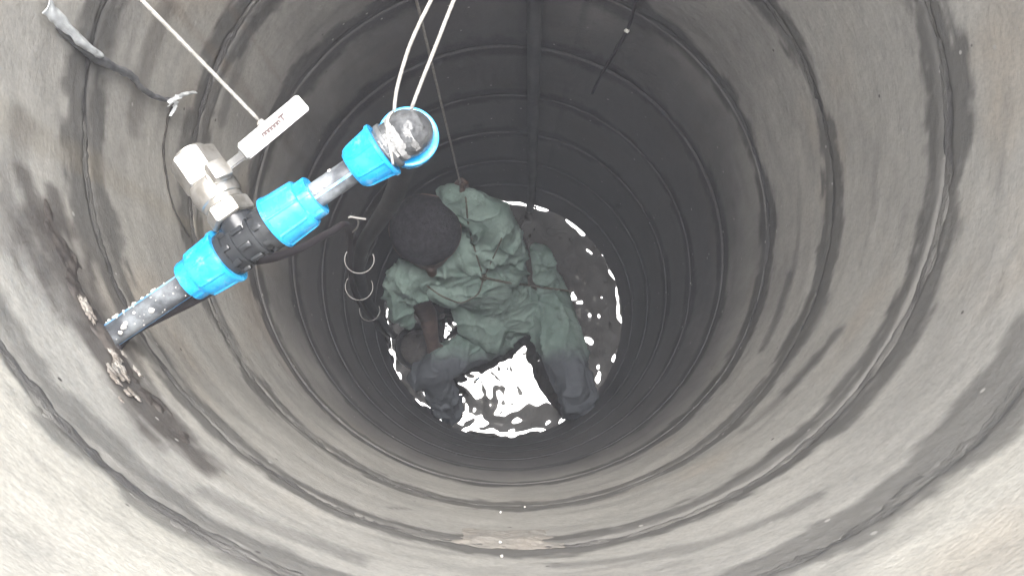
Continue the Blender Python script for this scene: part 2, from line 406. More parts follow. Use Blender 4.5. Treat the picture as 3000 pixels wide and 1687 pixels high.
pts = wall_line([(438, 262), (424, 292), (415, 335), (412, 400), (420, 450), (432, 510), (455, 560), (478, 596)], .001, 14)
for i, p in enumerate(pts): p.z += .004 * noise.noise(p * 40)
tube(bm, pts, lambda t: .0012 + .0018 * abs(noise.noise(Vector((t * 9, 0, 0)))), 6)
under(link('wall_crack', to_mesh(bm), MT['crack']), shaft)

# thin dark cable hanging on the far wall from a white clip
cbl = thing('wall_cable', 'thin dark cable on the far wall hanging below a small white clip', 'cable', on_wall(1575, 78))
bm = bmesh.new(); tube(bm, wall_line([(1612, -60), (1600, 0), (1580, 72), (1548, 130), (1515, 185), (1490, 235)], .004), .0035, 8)
under(link('cable_sheath', to_mesh(bm), MT['cable']), cbl)
bm = bmesh.new(); blob(bm, on_wall(1577, 78, .008), .006, 3, (1, .8, .9), .5, 4); under(link('clip', to_mesh(bm), MT['speck']), cbl)

# dark drop pipe leaning against the far wall
bm = bmesh.new()
dp = [on_wall(1349, -150, .02), on_wall(1346, 0, .02), on_wall(1343, 150, .02), on_wall(1341, 300, .02), on_wall(1339, 420, .022), on_wall(1337, 500, .024)]
dp = [Vector((dp[0].x, dp[0].y, RIM_Z + .12))] + dp + [Vector((dp[-1].x, dp[-1].y, (dp[-1].z + WATER_Z) / 2)), Vector((dp[-1].x, dp[-1].y, WATER_Z - .3))]
tube(bm, catmull(dp, 10), .0165, 24)
link('drop_pipe', to_mesh(bm), simple('grimy_drop_pipe', (.075, .075, .08), .7, color2=(.11, .108, .11), vscale=9, bump=.3, bscale=60), label='dark upright drop pipe standing against the far wall behind the person', cat='pipe')

# ------------------------------------------------------------------ water
def water():
    m = Mat('murky_water'); m.set(Roughness=.015, IOR=3.1)
    m.col(m.mix(m.ramp(m.noise((1, 1, 1), 4, 3), .35, .65), (.026, .022, .02), (.04, .033, .029)))
    return m.m
def wave(x, y):
    v = 0.0
    for (cx, cy, k, amp, dec) in ((-.20, -.36, 95, .00085, 3.5), (.27, -.30, 80, .0007, 4.0), (.0, .10, 60, .0008, 3.0), (.30, .2, 120, .0003, 3.5)):
        d = math.hypot(x - cx, y - cy); v += amp * math.sin(k * d) * math.exp(-dec * d)
    v += .0038 * noise.noise(Vector((x * 5, y * 5, 3.3))) + .0020 * noise.noise(Vector((x * 11, y * 11, 7.7))) + .0013 * noise.noise(Vector((x * 21, y * 21, 2.7)))
    v += .0006 * noise.noise(Vector((x * 34, y * 34, 1.2))) * (1 + noise.noise(Vector((x * 4, y * 4, 9)))) 
    return v
nr, ns = 240, 480; verts = [(0, 0, WATER_Z + wave(0, 0))]; faces = []
RW = WELL_R + .004
for i in range(1, nr + 1):
    f = i / nr; r = RW * (1 - (1 - f) ** 1.15)
    for k in range(ns):
        a = 2 * math.pi * k / ns; x, y = r * math.cos(a), r * math.sin(a)
        lip = max(0, r - (WELL_R - .022 - .006 * noise.noise(Vector((math.cos(a) * 4, math.sin(a) * 4, 0)))))
        verts.append((x, y, WATER_Z + wave(x, y) * (1 - min(1, lip / .03)) + 9.0 * lip ** 2 * max(0.0, min(1.0, .45 + 1.5 * noise.noise(Vector((math.cos(a) * 3.1, math.sin(a) * 3.1, 4))) + .7 * noise.noise(Vector((math.cos(a) * 11, math.sin(a) * 11, 2)))))))
for k in range(ns): faces.append((0, 1 + k, 1 + (k + 1) % ns))
for i in range(nr - 1):
    for k in range(ns):
        k2 = (k + 1) % ns; faces.append((1 + i * ns + k, 1 + (i + 1) * ns + k, 1 + (i + 1) * ns + k2, 1 + i * ns + k2))
me = bpy.data.meshes.new('water'); me.from_pydata(verts, [], faces); me.update()
link('water', me, water(), kind='structure')

# ------------------------------------------------------------------ pipe with compression fittings
D0, D1 = .800, .765
P0 = on_wall(262, 855, -.01); D0 = CAM.z - P0.z
E0 = at_dist(1018, 340, D1)
AX = (E0 - P0).normalized(); LEN = (E0 - P0).length
def along(t):                              # t: 0 at the wall, 912 at the elbow (picture units along the pipe)
    return P0 + AX * LEN * t / 912
S = LEN / 912
asm = thing('valve_assembly', 'black water pipe from the wall with bright blue compression nuts, tee and metal valve', 'pipe fitting', tuple(P0))
def nut(name, t0, t1, t2, rc, ra, rb, flip=False):
    """collar t0..t1 radius rc, body t1..t2 radius ra -> rb, with grip ribs; t in picture units"""
    bm = bmesh.new(); q = frame(along(t0), AX if t1 > t0 else -AX)
    L1, L2 = abs(t1 - t0) * S, abs(t2 - t0) * S
    prof = [(0, rc * .72), (0, rc * .97), (.0015, rc), (L1 * .8, rc), (L1, rc * 1.0), (L1 + .0005, ra * .93), (L1 + .0035, ra), ]
    for f in (.2, .4, .6, .8): prof.append((L1 + (L2 - L1) * f, ra + (rb - ra) * f))
    prof += [(L2 - .004, rb), (L2 - .0035, rb * 1.035), (L2 - .0006, rb * 1.035), (L2, rb * 1.01), (L2, rb * .6)]
    def rib(s, a, r):
        if s < L1 + .002 or s > L2 - .0038: 
            return r * (1 - .03 * (s < L1 and (math.cos(a * 6) > .86)))
        x = math.cos(a * 8 + .6)
        return r * (1 + (.035 * min(1, (x - .90) / .04) if x > .90 else 0) - .004)
    lathe(bm, prof, q, 144, rib)
    o = link(name, to_mesh(bm), MT['blue'], smooth=True); under(o, asm)
    return o
def shade_auto(o, ang=35):
    me = o.data; bm = bmesh.new(); bm.from_mesh(me)
    for e in bm.edges:
        if len(e.link_faces) == 2 and e.calc_face_angle(0) > rad(ang): e.smooth = False
    bm.to_mesh(me); bm.free(); return o
bm = bmesh.new(); tube(bm, [along(t) for t in np.linspace(-10, 300, 12)], .0128, 40); under(link('pipe', to_mesh(bm), MT['dustypipe']), asm)
bm = bmesh.new(); tube(bm, [along(t) for t in np.linspace(600, 800, 8)], .0128, 40); under(link('pipe', to_mesh(bm), MT['dustypipe']), asm)
def stripe(t0, t1, ang, wd=.0026):
    q = frame(P0, AX); bm = bmesh.new(); ring = []
    for t in np.linspace(t0, t1, 10):
        row = []
        for k in range(5):
            a = ang + (k - 2) / 4 * wd / .0128
            row.append(bm.verts.new(q @ Vector((.01315 * math.cos(a), .01315 * math.sin(a), t * S))))
        ring.append(row)
    for i in range(9):
        for k in range(4): bm.faces.new((ring[i][k], ring[i][k + 1], ring[i + 1][k + 1], ring[i + 1][k]))
    under(link('stripe', to_mesh(bm), MT['stripe']), asm)
QP = frame(P0, AX)
def side_angle(px, py, t):                 # angle round the pipe that faces a picture point
    c = along(t); r = ray(px, py); r = r * ((c - CAM).length / r.length); d = (CAM + r) - c
    d = (QP.to_3x3().inverted() @ d)
    return math.atan2(d.y, d.x)
up_a = math.atan2((QP.to_3x3().inverted() @ Vector((0, 0, 1))).y, (QP.to_3x3().inverted() @ Vector((0, 0, 1))).x)
sgn = 1 if math.cos(side_angle(262 - 40, 855 - 60, 0) - (up_a + 1.2)) > math.cos(side_angle(262 - 40, 855 - 60, 0) - (up_a - 1.2)) else -1
stripe(0, 262, up_a + sgn * .75); stripe(640, 780, up_a - sgn * .45); stripe(0, 262, up_a - sgn * 1.6)
R1 = random.Random(5)
bm = bmesh.new()
for (t, da, r) in [(62, -.55, .0026), (78, -.35, .0034), (88, -.2, .0028), (160, -.5, .0032), (120, .1, .0018), (30, .2, .003), (15, -.1, .0026), (690, -.1, .0024), (678, .2, .0028), (662, -.05, .0026), (700, .25, .0022), (715, -.9, .0022), (668, .35, .002)] + \
        [(R1.uniform(5, 190), sgn * R1.uniform(.85, 1.25), R1.uniform(.001, .0024)) for _ in range(26)] + [(R1.uniform(5, 250), R1.uniform(-1.2, 1.2), R1.uniform(.0005, .0011)) for _ in range(26)]:
    a = up_a + da * (1 if abs(da) > .8 else sgn); q = QP @ Vector((.0128 * math.cos(a), .0128 * math.sin(a), t * S))
    blob(bm, q, r * .9, 2, (1, 1, .8), .4, t)
under(link('lime_splash', to_mesh(bm), MT['speck'], kind='stuff'), asm)
shade_auto(nut('compression_nut', 266, 298, 386, .0214, .0256, .0282), 30)
shade_auto(nut('compression_nut', 652, 622, 528, .0212, .0254, .0272), 30)
shade_auto(nut('compression_nut', 762, 766, 852, .0192, .0222, .0274), 30)
# tee body
bm = bmesh.new(); q = frame(along(378), AX)
Lb = 150 * S
lathe(bm, [(0, .021), (.002, .0235), (.010, .0235), (.0105, .0205), (Lb * .30, .0205), (Lb * .31, .0225), (Lb * .36, .0225), (Lb * .37, .0205), (Lb * .63, .0205), (Lb * .64, .0228), (Lb * .7, .0228), (Lb * .71, .0205), (Lb - .010, .0205), (Lb - .0095, .0235), (Lb - .001, .0235), (Lb, .021)], q, 56)
for k in range(9):                         # moulded ribs and pads
    a = up_a + (k - 4) * .42
    for f, ln in ((.2, .010), (.5, .013), (.83, .010)):
        if (k + int(f * 10)) % 2: continue
        d = QP.to_3x3() @ Vector((math.cos(a), math.sin(a), 0))
        box(bm, frame(along(378 + 150 * f) + d * .0205, d, AX), (ln, .006, .006), .0012)
tee = under(shade_auto(link('tee_body', to_mesh(bm), MT['black'])), asm)
# branch and ball valve
T0 = along(452); BR = (at_dist(484, 398, D0 - .035) - T0); BL = BR.length; BR.normalize()
bm = bmesh.new(); lathe(bm, [(0, .020), (.016, .0205), (.022, .0205), (.0225, .0165), (.040, .0165)], frame(T0, BR), 40)
under(shade_auto(link('tee_branch', to_mesh(bm), MT['black'])), asm)
upn = Vector((0, 0, 1)); upn = (upn - BR * upn.dot(BR)).normalized()
def hexa(nm, s0, s1, r, rot=0.0, ch=.0018):
    bm = bmesh.new(); q = frame(T0 + BR * s0, BR, upn); L = s1 - s0
    rings = []
    for s, k in ((0, .90), (ch, 1), (L - ch, 1), (L, .90)):
        rings.append([bm.verts.new(q @ Vector((r * k * math.cos(rot + math.pi / 3 * i), r * k * math.sin(rot + math.pi / 3 * i), s))) for i in range(6)])
    for i in range(3):
        for k in range(6): bm.faces.new((rings[i][k], rings[i][(k + 1) % 6], rings[i + 1][(k + 1) % 6], rings[i + 1][k]))
    bm.faces.new(rings[0][::-1]); bm.faces.new(rings[-1])
    bmesh.ops.bevel(bm, geom=list(bm.edges), offset=.0007, segments=2, affect='EDGES')
    return under(shade_auto(link(nm, to_mesh(bm), MT['nickel'], smooth=True), 25), asm)
hexa('valve_end', .026, .043, .0238, rad(30))
hexa('valve_end', BL - .032, BL + .002, .0250, rad(30))
bm = bmesh.new()
lathe(bm, [(.042, .0185), (.043, .0208), (.048, .0208), (.049, .0222), (.054, .0238), (.064, .0238), (.070, .0228), (BL - .031, .0215)], frame(T0, BR, upn), 48)
under(shade_auto(link('valve_body', to_mesh(bm), MT['nickel'])), asm)
bm = bmesh.new(); lathe(bm, [(BL + .0015, .0125), (BL + .0015, .0165), (BL + .006, .0165), (BL + .006, .0125)], frame(T0, BR, upn), 40)
under(shade_auto(link('valve_outlet', to_mesh(bm), MT['nickel'])), asm)
# stem and lever; the stem leans toward the elbow side
sc_ = T0 + BR * (.066)
side = AX - BR * AX.dot(BR); side.normalize()
stv = (upn * .80 + side * .60).normalized()
bm = bmesh.new()
lathe(bm, [(.012, .0105), (.024, .0105), (.025, .008), (.031, .008)], frame(sc_, stv, BR), 32)
box(bm, frame(sc_ + stv * .0315, stv, side), (.020, .020, .012), .0025)
under(shade_auto(link('valve_stem', to_mesh(bm), MT['nickel'])), asm)
l0 = sc_ + stv * .030
lend = at_dist(764, 256, CAM.z - l0.z - .008); lmid = at_dist(612, 383, CAM.z - l0.z - .006)
ld = (lend - lmid).normalized(); nl = (Vector((0, 0, 1)) - ld * ld.z).normalized(); ws = nl.cross(ld)
bm = bmesh.new()                                   # cranked flat lever
prof = [(l0 - ld * .003, .008), (l0 + ld * .007, .008), (l0 + ld * .010 - nl * .006, .0046), (lmid - ld * .003 - nl * .005, .0046), (lmid, .0098), (lmid + (lend - lmid) * .5, .0100), (lend - ld * .003, .0100), (lend, .0092)]
rings = []
for p, wd in prof:
    rings.append([bm.verts.new(p + ws * wd * sx + nl * .0016 * sz) for sx, sz in ((-1, -1), (-1, 1), (1, 1), (1, -1))])
for i in range(len(rings) - 1):
    for k in range(4): bm.faces.new((rings[i][k], rings[i][(k + 1) % 4], rings[i + 1][(k + 1) % 4], rings[i + 1][k]))
bm.faces.new(rings[0][::-1]); bm.faces.new(rings[-1])
bmesh.ops.recalc_face_normals(bm, faces=bm.faces)
bmesh.ops.bevel(bm, geom=[e for e in bm.edges if e.calc_face_angle(0) > .5], offset=.0012, segments=2, affect='EDGES')
lever = under(shade_auto(link('lever', to_mesh(bm), MT['lever']), 30), asm)
bm = bmesh.new(); qm = frame(lmid + (lend - lmid) * .48 + nl * .0023, nl, ld)     # small printed mark on the lever
def ink(x0, y0, x1, y1, wd=.0006):
    wd *= 2.8; a, b = Vector((x0, y0, 0)) * 1.35, Vector((x1, y1, 0)) * 1.35; d = (b - a).normalized(); s_ = Vector((-d.y, d.x, 0)) * wd / 2
    vs = [bm.verts.new(qm @ p) for p in (a - s_, b - s_, b + s_, a + s_)]; bm.faces.new(vs)
ink(.0075, .0022, .0125, .0022); ink(.0098, .0022, .0098, -.0020)
for i in range(6):
    x = .0068 - i * .0027; ink(x, -.0018, x, .0008, .0005); ink(x, .0006, x - .0018, .0006, .0005); ink(x - .0018, .0008, x - .0018, -.0018, .0005)
mk = link('printed_mark', to_mesh(bm), MT['ink'], smooth=False); mk.parent = lever; mk.matrix_parent_inverse = Matrix.Identity(4)
# elbow turning down
EC = along(915)
bm = bmesh.new()
dn = Vector((-.10, .04, -1)).normalized()
pts = [along(848), along(872), along(893), EC + AX * -.002, EC + (AX * .5 + dn * .35) * .011, EC + (AX * .4 + dn * .8) * .016, EC + dn * .026 + AX * .004, EC + dn * .036 + AX * .003]
tube(bm, catmull(pts, 6), lambda t: .0200 + .0018 * math.sin(math.pi * t), 40)
lathe(bm, [(0, .0225), (.001, .0235), (.006, .0235), (.0065, .0215)], frame(along(858), AX), 40)
blob(bm, EC + AX * .002, .0218, 3)
g = bmesh.ops.create_icosphere(bm, subdivisions=5, radius=.0226)
for v in g['verts']:
    d = v.co.normalized(); k = 1 - abs(noise.noise(d * 2.6)) * .10 - abs(noise.noise(d * 6.5 + Vector((4, 0, 0)))) * .06
    v.co = EC + AX * .001 + v.co * (k + .05)
elb = under(link('elbow_body', to_mesh(bm), simple('elbow_polyethylene', (.06, .062, .066), .28, color2=(.14, .145, .15), vscale=45, bump=.4, bscale=150)), asm)
bm = bmesh.new()
q = frame(EC + dn * .012 + AX * .003, dn)
lathe(bm, [(.001, .0235), (0, .0272), (.0006, .0296), (.002, .0302), (.005, .0300), (.006, .0285), (.026, .0262), (.034, .0235), (.036, .019), (.036, .0135)], q, 120,
      lambda s, a, r: r * (1 + (.03 if (.005 < s < .03 and math.cos(a * 8) > .9) else 0)))
under(shade_auto(link('compression_nut', to_mesh(bm), MT['blue']), 30), asm)
# shiny tape and a thread of cord wrapped over the elbow
bm = bmesh.new()
for i in range(1):
    p = [along(884) + QP.to_3x3() @ Vector((math.cos(a), math.sin(a), 0)) * (.0240 + .0006 * i) + AX * (a - up_a) * .011 * sgn for a in np.linspace(up_a - 1.3, up_a + 1.1, 24)]
    tube(bm, p, .0014, 8)
under(link('cord_wrap', to_mesh(bm), MT['cord']), asm)
bm = bmesh.new(); R2 = random.Random(3)
for i in range(9):                        # crumpled strips of thread tape
    a0 = up_a + R2.uniform(-.9, .9); t0 = R2.uniform(862, 925); row = []
    for j in range(9):
        a = a0 + (j - 4) * .14; wv = .0004 * math.sin(j * 2.1 + i)
        rr = .0232 + wv
        row.append([QP @ Vector((rr * math.cos(a), rr * math.sin(a), (t0 + (j - 4) * R2.uniform(-1, 1) + s_ * 7) * S)) for s_ in (-1, 1)])
    vs = [[bm.verts.new(p) for p in r_] for r_ in row]
    for j in range(8): bm.faces.new((vs[j][0], vs[j][1], vs[j + 1][1], vs[j + 1][0]))
under(link('thread_tape', to_mesh(bm), MT['tape']), asm)

# ------------------------------------------------------------------ black riser pipe, pump cable and ties
def P(px, py, dep): return at_dist(px, py, dep)
EB = EC + dn * .05
rp = catmull([EB, EB + dn * .05, P(985, 505, 1.02), P(950, 560, 1.20), P(912, 622, 1.45), P(905, 690, 1.75), P(925, 755, 2.15), P(955, 800, 2.65), P(985, 838, 3.3), P(992, 845, 3.6)], 14)
bm = bmesh.new(); tube(bm, rp, .0128, 24)
riser = link('riser_pipe', to_mesh(bm), simple('matt_polyethylene', (.03, .03, .034), .55, color2=(.05, .05, .055), vscale=16, bump=.2), label='black plastic riser pipe hanging from the elbow down to the water', cat='pipe')
cb = [along(60) + Vector((0, 0, -.03)), along(250) + Vector((.01, -.0, -.045)), P(600, 665, .90), P(650, 655, .93), P(700, 645, .96), P(770, 618, 1.02), P(830, 585, 1.10), P(875, 572, 1.22)]
tail = [p + Vector((-.018, -.014, 0)) for p in rp[62::12]]
cpts = catmull([on_wall(290, 880, -.005)] + cb + tail, 10)
bm = bmesh.new(); tube(bm, cpts, .0052, 12)
link('pump_cable', to_mesh(bm), MT['cable'], label='thin black pump cable looping from under the tee to the riser pipe', cat='cable')
def tie(i, f, rr, tilt, label, ends=False):
    k = int(f * (len(rp) - 1)); c = rp[k] + Vector((-.008, -.007, 0)); ax = (rp[k + 1] - rp[k]).normalized()
    ax = (ax + Vector(tilt)).normalized()
    q = frame(c, ax); bm = bmesh.new()
    nd = q.to_3x3().inverted() @ Vector((-.25, -1, 0)); a1 = math.atan2(nd.y, nd.x)
    def rad_(a): b = .5 + .5 * math.cos(a - a1); return .0135 + (rr * 1.25 - .0135) * b ** 1.3
    pts = [q @ Vector((rad_(a) * math.cos(a), rad_(a) * math.sin(a), .006 * math.sin(a * 2 + i))) + Vector((.008, .007, 0)) for a in np.linspace(a1 - 1.75, a1 + 1.45, 44)]
    tube(bm, pts, .0011, 8)
    o = link('tie_wire', to_mesh(bm), MT['wire'], label=label, cat='wire tie', group='wire ties round the riser pipe')
    return o, c
t1, c1 = tie(1, .47, .031, (.1, .1, 0), 'pale wire tie with twisted ends, uppermost round the black riser pipe')
bm = bmesh.new()
kp = P(893, 556, 1.30)
tube(bm, catmull([P(886, 585, 1.36), P(899, 572, 1.33), P(901, 556, 1.31), P(890, 546, 1.30), P(876, 548, 1.30)], 6), .0015, 8)
tube(bm, catmull([P(880, 545, 1.30), P(895, 548, 1.30), P(921, 552, 1.30)], 6), .0019, 8)
o = link('twisted_end', to_mesh(bm), MT['wire']); o.parent = t1
tie(2, .585, .036, (.0, .2, 0), 'pale wire tie round the riser pipe, middle one of the three')
t3, c3 = tie(3, .70, .034, (.1, .0, 0), 'pale wire tie lowest on the riser pipe, beside the green sleeve')

# guessed black bucket, added for the dark mass beside the person's knee
bc = at(1040, 864, -2.80); bk = thing('bucket', "guessed black bucket added for the dark mass in the water below the person's bent arm", 'bucket', (bc.x, bc.y, WATER_Z - .1))
bm = bmesh.new(); q = frame((bc.x, bc.y, WATER_Z - .1), (.06, -.05, 1)); hb = -2.80 - WATER_Z + .1
lathe(bm, [(0, .068), (hb * .95, .085), (hb * .95, .091), (hb, .092), (hb + .002, .089), (hb, .086), (.012, .066)], q, 48)
BLK = simple('wet_black_rubber', (.022, .02, .022), .45, color2=(.04, .037, .038), vscale=20, bump=.3, bscale=60)
under(shade_auto(link('bucket_body', to_mesh(bm), BLK), 40), bk)
bm = bmesh.new(); lathe(bm, [(hb * .35, .070), (hb * .62, .0745), (hb * .63, .07), (hb * .66, .03), (hb * .66, .001)], q, 40)
for v in bm.verts: v.co.z += .006 * noise.noise(v.co * 40)
under(link('added_mud_fill', to_mesh(bm), simple('wet_mud', (.035, .03, .027), .5, color2=(.06, .052, .046), vscale=40, bump=.8, bscale=60, bd=.01)), bk)  # added to keep the inside dark where bright water would show
bm = bmesh.new(); tube(bm, [q @ Vector((.093 * math.cos(a), .055 * math.sin(a) + .0, hb - .02 + .02 * math.sin(a))) for a in np.linspace(0, math.pi, 24)], .0022, 8)
under(link('bail_handle', to_mesh(bm), MT['cable']), bk)

# ------------------------------------------------------------------ cords and ropes running up over the rim
def rim_point(pa, pb, wedge=None):
    """point on the rim whose line of sight continues the straight line pa -> pb of picture points"""
    n_ = ray(*pa).cross(ray(*pb)); best = None
    for k in range(3600):
        a = 2 * math.pi * k / 3600; p = Vector((.515 * math.cos(a), .515 * math.sin(a), RIM_Z + .004))
        d = (p - CAM).normalized(); e = abs(n_.normalized().dot(d))
        if ray(*pa).cross(ray(*pb)).dot(ray(*pa).cross(d)) < 0: continue
        if best is None or e < best[0]: best = (e, p)
    return best[1]
def over_rim(p, drop=.22):
    o = Vector((p.x, p.y, 0)).normalized()
    return [p, Vector((o.x * .55, o.y * .55, RIM_Z + .006)), Vector((o.x * .588, o.y * .588, RIM_Z - .004)), Vector((o.x * .596, o.y * .596, RIM_Z - .08)), Vector((o.x * .62, o.y * .62, .012)), Vector((o.x * .62, o.y * .62, .012)) + Vector((o.y * .25, -o.x * .25, .0)), Vector((o.x * .80, o.y * .80, .012)) + Vector((o.y * .35, -o.x * .35, .0))]
def straight(a, b, n=40, sag=None):
    out = [a.lerp(b, i / n) for i in range(n + 1)]
    return out
# two strands of white cord carrying the elbow
sup = thing('support_cord', 'pair of white cord strands holding up the pipe elbow', 'cord', tuple(EC))
def toward(A_, B_, px, py):                 # point of the line A_-B_ seen nearest to a picture point, moved onto that sight line
    r = ray(px, py).normalized(); d = (B_ - A_).normalized(); w0 = A_ - CAM
    b = d.dot(r); t = (r.dot(w0) - 0) ; den = 1 - b * b
    s_ = (d.dot(w0) * -1 + b * r.dot(w0)) / den
    return CAM + r * (A_ + d * s_ - CAM).dot(r)
for path in ([(992, 276), (997, 232), (1010, 180), (1030, 118), (1055, 60), (1085, 0)], [(1036, 272), (1052, 228), (1074, 172), (1098, 112), (1120, 55), (1142, 0)]):
    A = P(*path[0], .775); B = rim_point(path[-2], path[-1])
    mids = [toward(A, B, *p) for p in path[1:]]
    ext = [mids[-1].lerp(B, f) for f in (.15, .35, .6, .85)]
    bm = bmesh.new()
    pts = catmull([A + dn * .03 + (EC - A) * .25, A + dn * .012, A] + mids + ext + [B], 24) + catmull(over_rim(B), 5)[1:]
    tube(bm, pts, .0018, 12, twist=(.10, 3, 45))
    under(link('strand', to_mesh(bm), MT['cord']), sup)
# cord tied to the lever
A = P(652, 304, CAM.z - (lmid.z + .0) + .004); B = rim_point((645, 298), (355, 0)); 
tl = thing('lever_cord', 'white cord running up to the left from behind the valve lever', 'cord', tuple(A))
bm = bmesh.new(); pts = straight(A, B, 60) + catmull(over_rim(B), 5)[1:]
tube(bm, pts, .0019, 10, twist=(.08, 3, 60)); under(link('strand', to_mesh(bm), MT['cord']), tl)
bm = bmesh.new(); blob(bm, A + Vector((.002, -.002, -.002)), .0045, 2, nz=.5, seed=3); under(link('knot', to_mesh(bm), MT['cord']), tl)

# frayed grey sleeve lying on the left wall
fs = thing('plastic_sleeve', 'grey crumpled plastic sleeve with torn white ends stuck on the left wall', 'plastic strip', on_wall(340, 195))
pts = wall_line([(150, 60), (185, 100), (235, 142), (285, 168), (330, 190), (347, 212), (375, 236), (410, 250), (440, 250)], .006, 8)
bm = bmesh.new()
tube(bm, pts, lambda t: (.0064 - .0036 * t) * (1 + .25 * noise.noise(Vector((t * 8, 1, 0)))), 14)
for v in bm.verts: v.co += Vector((noise.noise(v.co * 120), noise.noise(v.co * 120 + Vector((5, 0, 0))), 0)) * .0016
under(link('sleeve', to_mesh(bm), MT['greycord']), fs)
def shred(c_list, wd, seedn, name):
    bm = bmesh.new(); R = random.Random(seedn); pts = catmull(c_list, 10); rows = []
    for i, p in enumerate(pts):
        t = i / (len(pts) - 1); inn = Vector((-p.x, -p.y, 0)).normalized(); d = (pts[min(i + 1, len(pts) - 1)] - pts[max(i - 1, 0)]).normalized()
        s_ = d.cross(inn); row = []
        for k in range(7):
            x = (k / 6 * 2 - 1); h = .004 * (1 - x * x) + .0035 * noise.noise(Vector((t * 7, x * 3, seedn)))
            row.append(bm.verts.new(p + s_ * x * wd(t) * (1 + .3 * noise.noise(Vector((t * 11, x * 5, seedn + 4)))) + inn * h))
        rows.append(row)
    for i in range(len(rows) - 1):
        for k in range(6): bm.faces.new((rows[i][k], rows[i][k + 1], rows[i + 1][k + 1], rows[i + 1][k]))
    o = link(name, to_mesh(bm), MT['film']); sm = o.modifiers.new('thick', 'SOLIDIFY'); sm.thickness = .0008
    return under(o, fs)
shred([on_wall(112, 10, .012), on_wall(135, 36, .012), on_wall(175, 78, .012), on_wall(222, 120, .013), on_wall(252, 140, .012)], lambda t: .0075 * (1 - t) + .003, 2, 'torn_film')
shred([on_wall(420, 262, .008), on_wall(445, 246, .012), on_wall(468, 236, .012), on_wall(490, 233, .008)], lambda t: .0045 * (1 - .5 * t), 6, 'torn_film')
shred([on_wall(440, 250, .006), on_wall(438, 268, .008), on_wall(425, 292, .005)], lambda t: .0032 * (1 - .6 * t), 9, 'torn_film')

# ------------------------------------------------------------------ the person down the well
def capsule(bm, a, b, ra, rb, n=14):
    a, b = Vector(a), Vector(b); d = b - a; L = d.length
    q = frame(a, d if L > 1e-6 else (0, 0, 1)); prof = []
    for i in range(n // 2): 
        t = i / (n // 2) * math.pi / 2; prof.append((-ra * math.cos(t), max(1e-4, ra * math.sin(t))))
    for i in range(5): prof.append((L * i / 4, ra + (rb - ra) * i / 4))
    for i in range(1, n // 2 + 1):
        t = i / (n // 2) * math.pi / 2; prof.append((L + rb * math.sin(t), max(1e-4, rb * math.cos(t))))
    lathe(bm, prof, q, 20)
def chain(bm, pts, rs):
    for i in range(len(pts) - 1): capsule(bm, pts[i], pts[i + 1], rs[i], rs[i + 1])
def organic(name, bm, voxel, smooth_it, mat, fold=None):
    me = to_mesh(bm); o = bpy.data.objects.new('tmp', me); COL.objects.link(o)
    r = o.modifiers.new('r', 'REMESH'); r.mode = 'VOXEL'; r.voxel_size = voxel
    s = o.modifiers.new('s', 'SMOOTH'); s.iterations = smooth_it; s.factor = .5
    dg = bpy.context.evaluated_depsgraph_get(); ev = o.evaluated_get(dg)
    m2 = bpy.data.meshes.new_from_object(ev); bpy.data.objects.remove(o)
    m2.materials.clear()
    if fold:
        n = len(m2.vertices); co = np.empty(n * 3); m2.vertices.foreach_get('co', co); co = co.reshape(-1, 3)
        nn = np.empty(n * 3); m2.vertices.foreach_get('normal', nn); nn = nn.reshape(-1, 3)
        d = np.array([fold(Vector(c), Vector(k)) for c, k in zip(co, nn)])
        m2.vertices.foreach_set('co', (co + nn * d[:, None]).ravel()); m2.update()
    return link(name, m2, mat)
def A(px, py, z): return at(px, py, z)
HEAD = A(1072, 594, -2.14)
NECK = A(1108, 640, -2.31); CHEST = A(1175, 675, -2.46); PELV = A(1292, 770, -2.80)
SHR = A(1020, 706, -2.36); SHL = A(1258, 612, -2.33)
ELR = A(1075, 790, -2.64); WRR = A(1088, 862, -2.72)
ELL = A(1235, 548, -2.18); WRL = A(1138, 497, -2.12)
HIPR = A(1245, 840, -2.82); HIPL = A(1362, 730, -2.80)
KNR = A(1085, 935, -2.70); KNL = A(1450, 985, -2.60)
FTR = A(1135, 1045, -3.02); FTL = A(1440, 1035, -3.02)
face = Vector((.12, -.9, -.35)).normalized()
hx = Vector((1, .12, 0)).normalized(); hup = face.cross(hx) * -1
if hup.z < 0: hup = -hup
bm = bmesh.new()
def hp(x, f, u): return HEAD + hx * x + face * f + hup * u
chain(bm, [hp(0, -.02, .014), hp(0, .046, -.03)], [.076, .072])
chain(bm, [hp(0, .055, -.075), hp(0, .04, -.05)], [.036, .058])                     # jaw
chain(bm, [hp(0, .108, .0), hp(0, .128, -.035)], [.012, .017])                      # nose
for s_ in (-1, 1):
    chain(bm, [hp(.012 * s_, .082, .025), hp(.045 * s_, .068, .022)], [.014, .013]) # brow
    chain(bm, [hp(.082 * s_, -.0, -.0), hp(.084 * s_, -.012, -.045)], [.018, .013])  # ears
    chain(bm, [hp(.03 * s_, .072, -.01), hp(.036 * s_, .07, -.012)], [.014, .014])   # eyes
chain(bm, [hp(-.02, .083, -.07), hp(.02, .083, -.07)], [.011, .011])                # lips
chain(bm, [HEAD + hup * -.05, NECK], [.055, .058])
chain(bm, [NECK, CHEST, PELV], [.055, .075, .08])
chain(bm, [NECK, SHR], [.05, .042]); chain(bm, [NECK, SHL], [.05, .045])
chain(bm, [SHR, ELR, WRR], [.042, .037, .026]); chain(bm, [SHL, ELL, WRL], [.042, .036, .026])
chain(bm, [HIPR, KNR, FTR], [.075, .052, .036]); chain(bm, [HIPL, KNL, FTL], [.075, .052, .036])
chain(bm, [FTR, FTR + Vector((-.0, -.02, -.05)), FTR + Vector((.03, .10, -.07))], [.036, .035, .03])
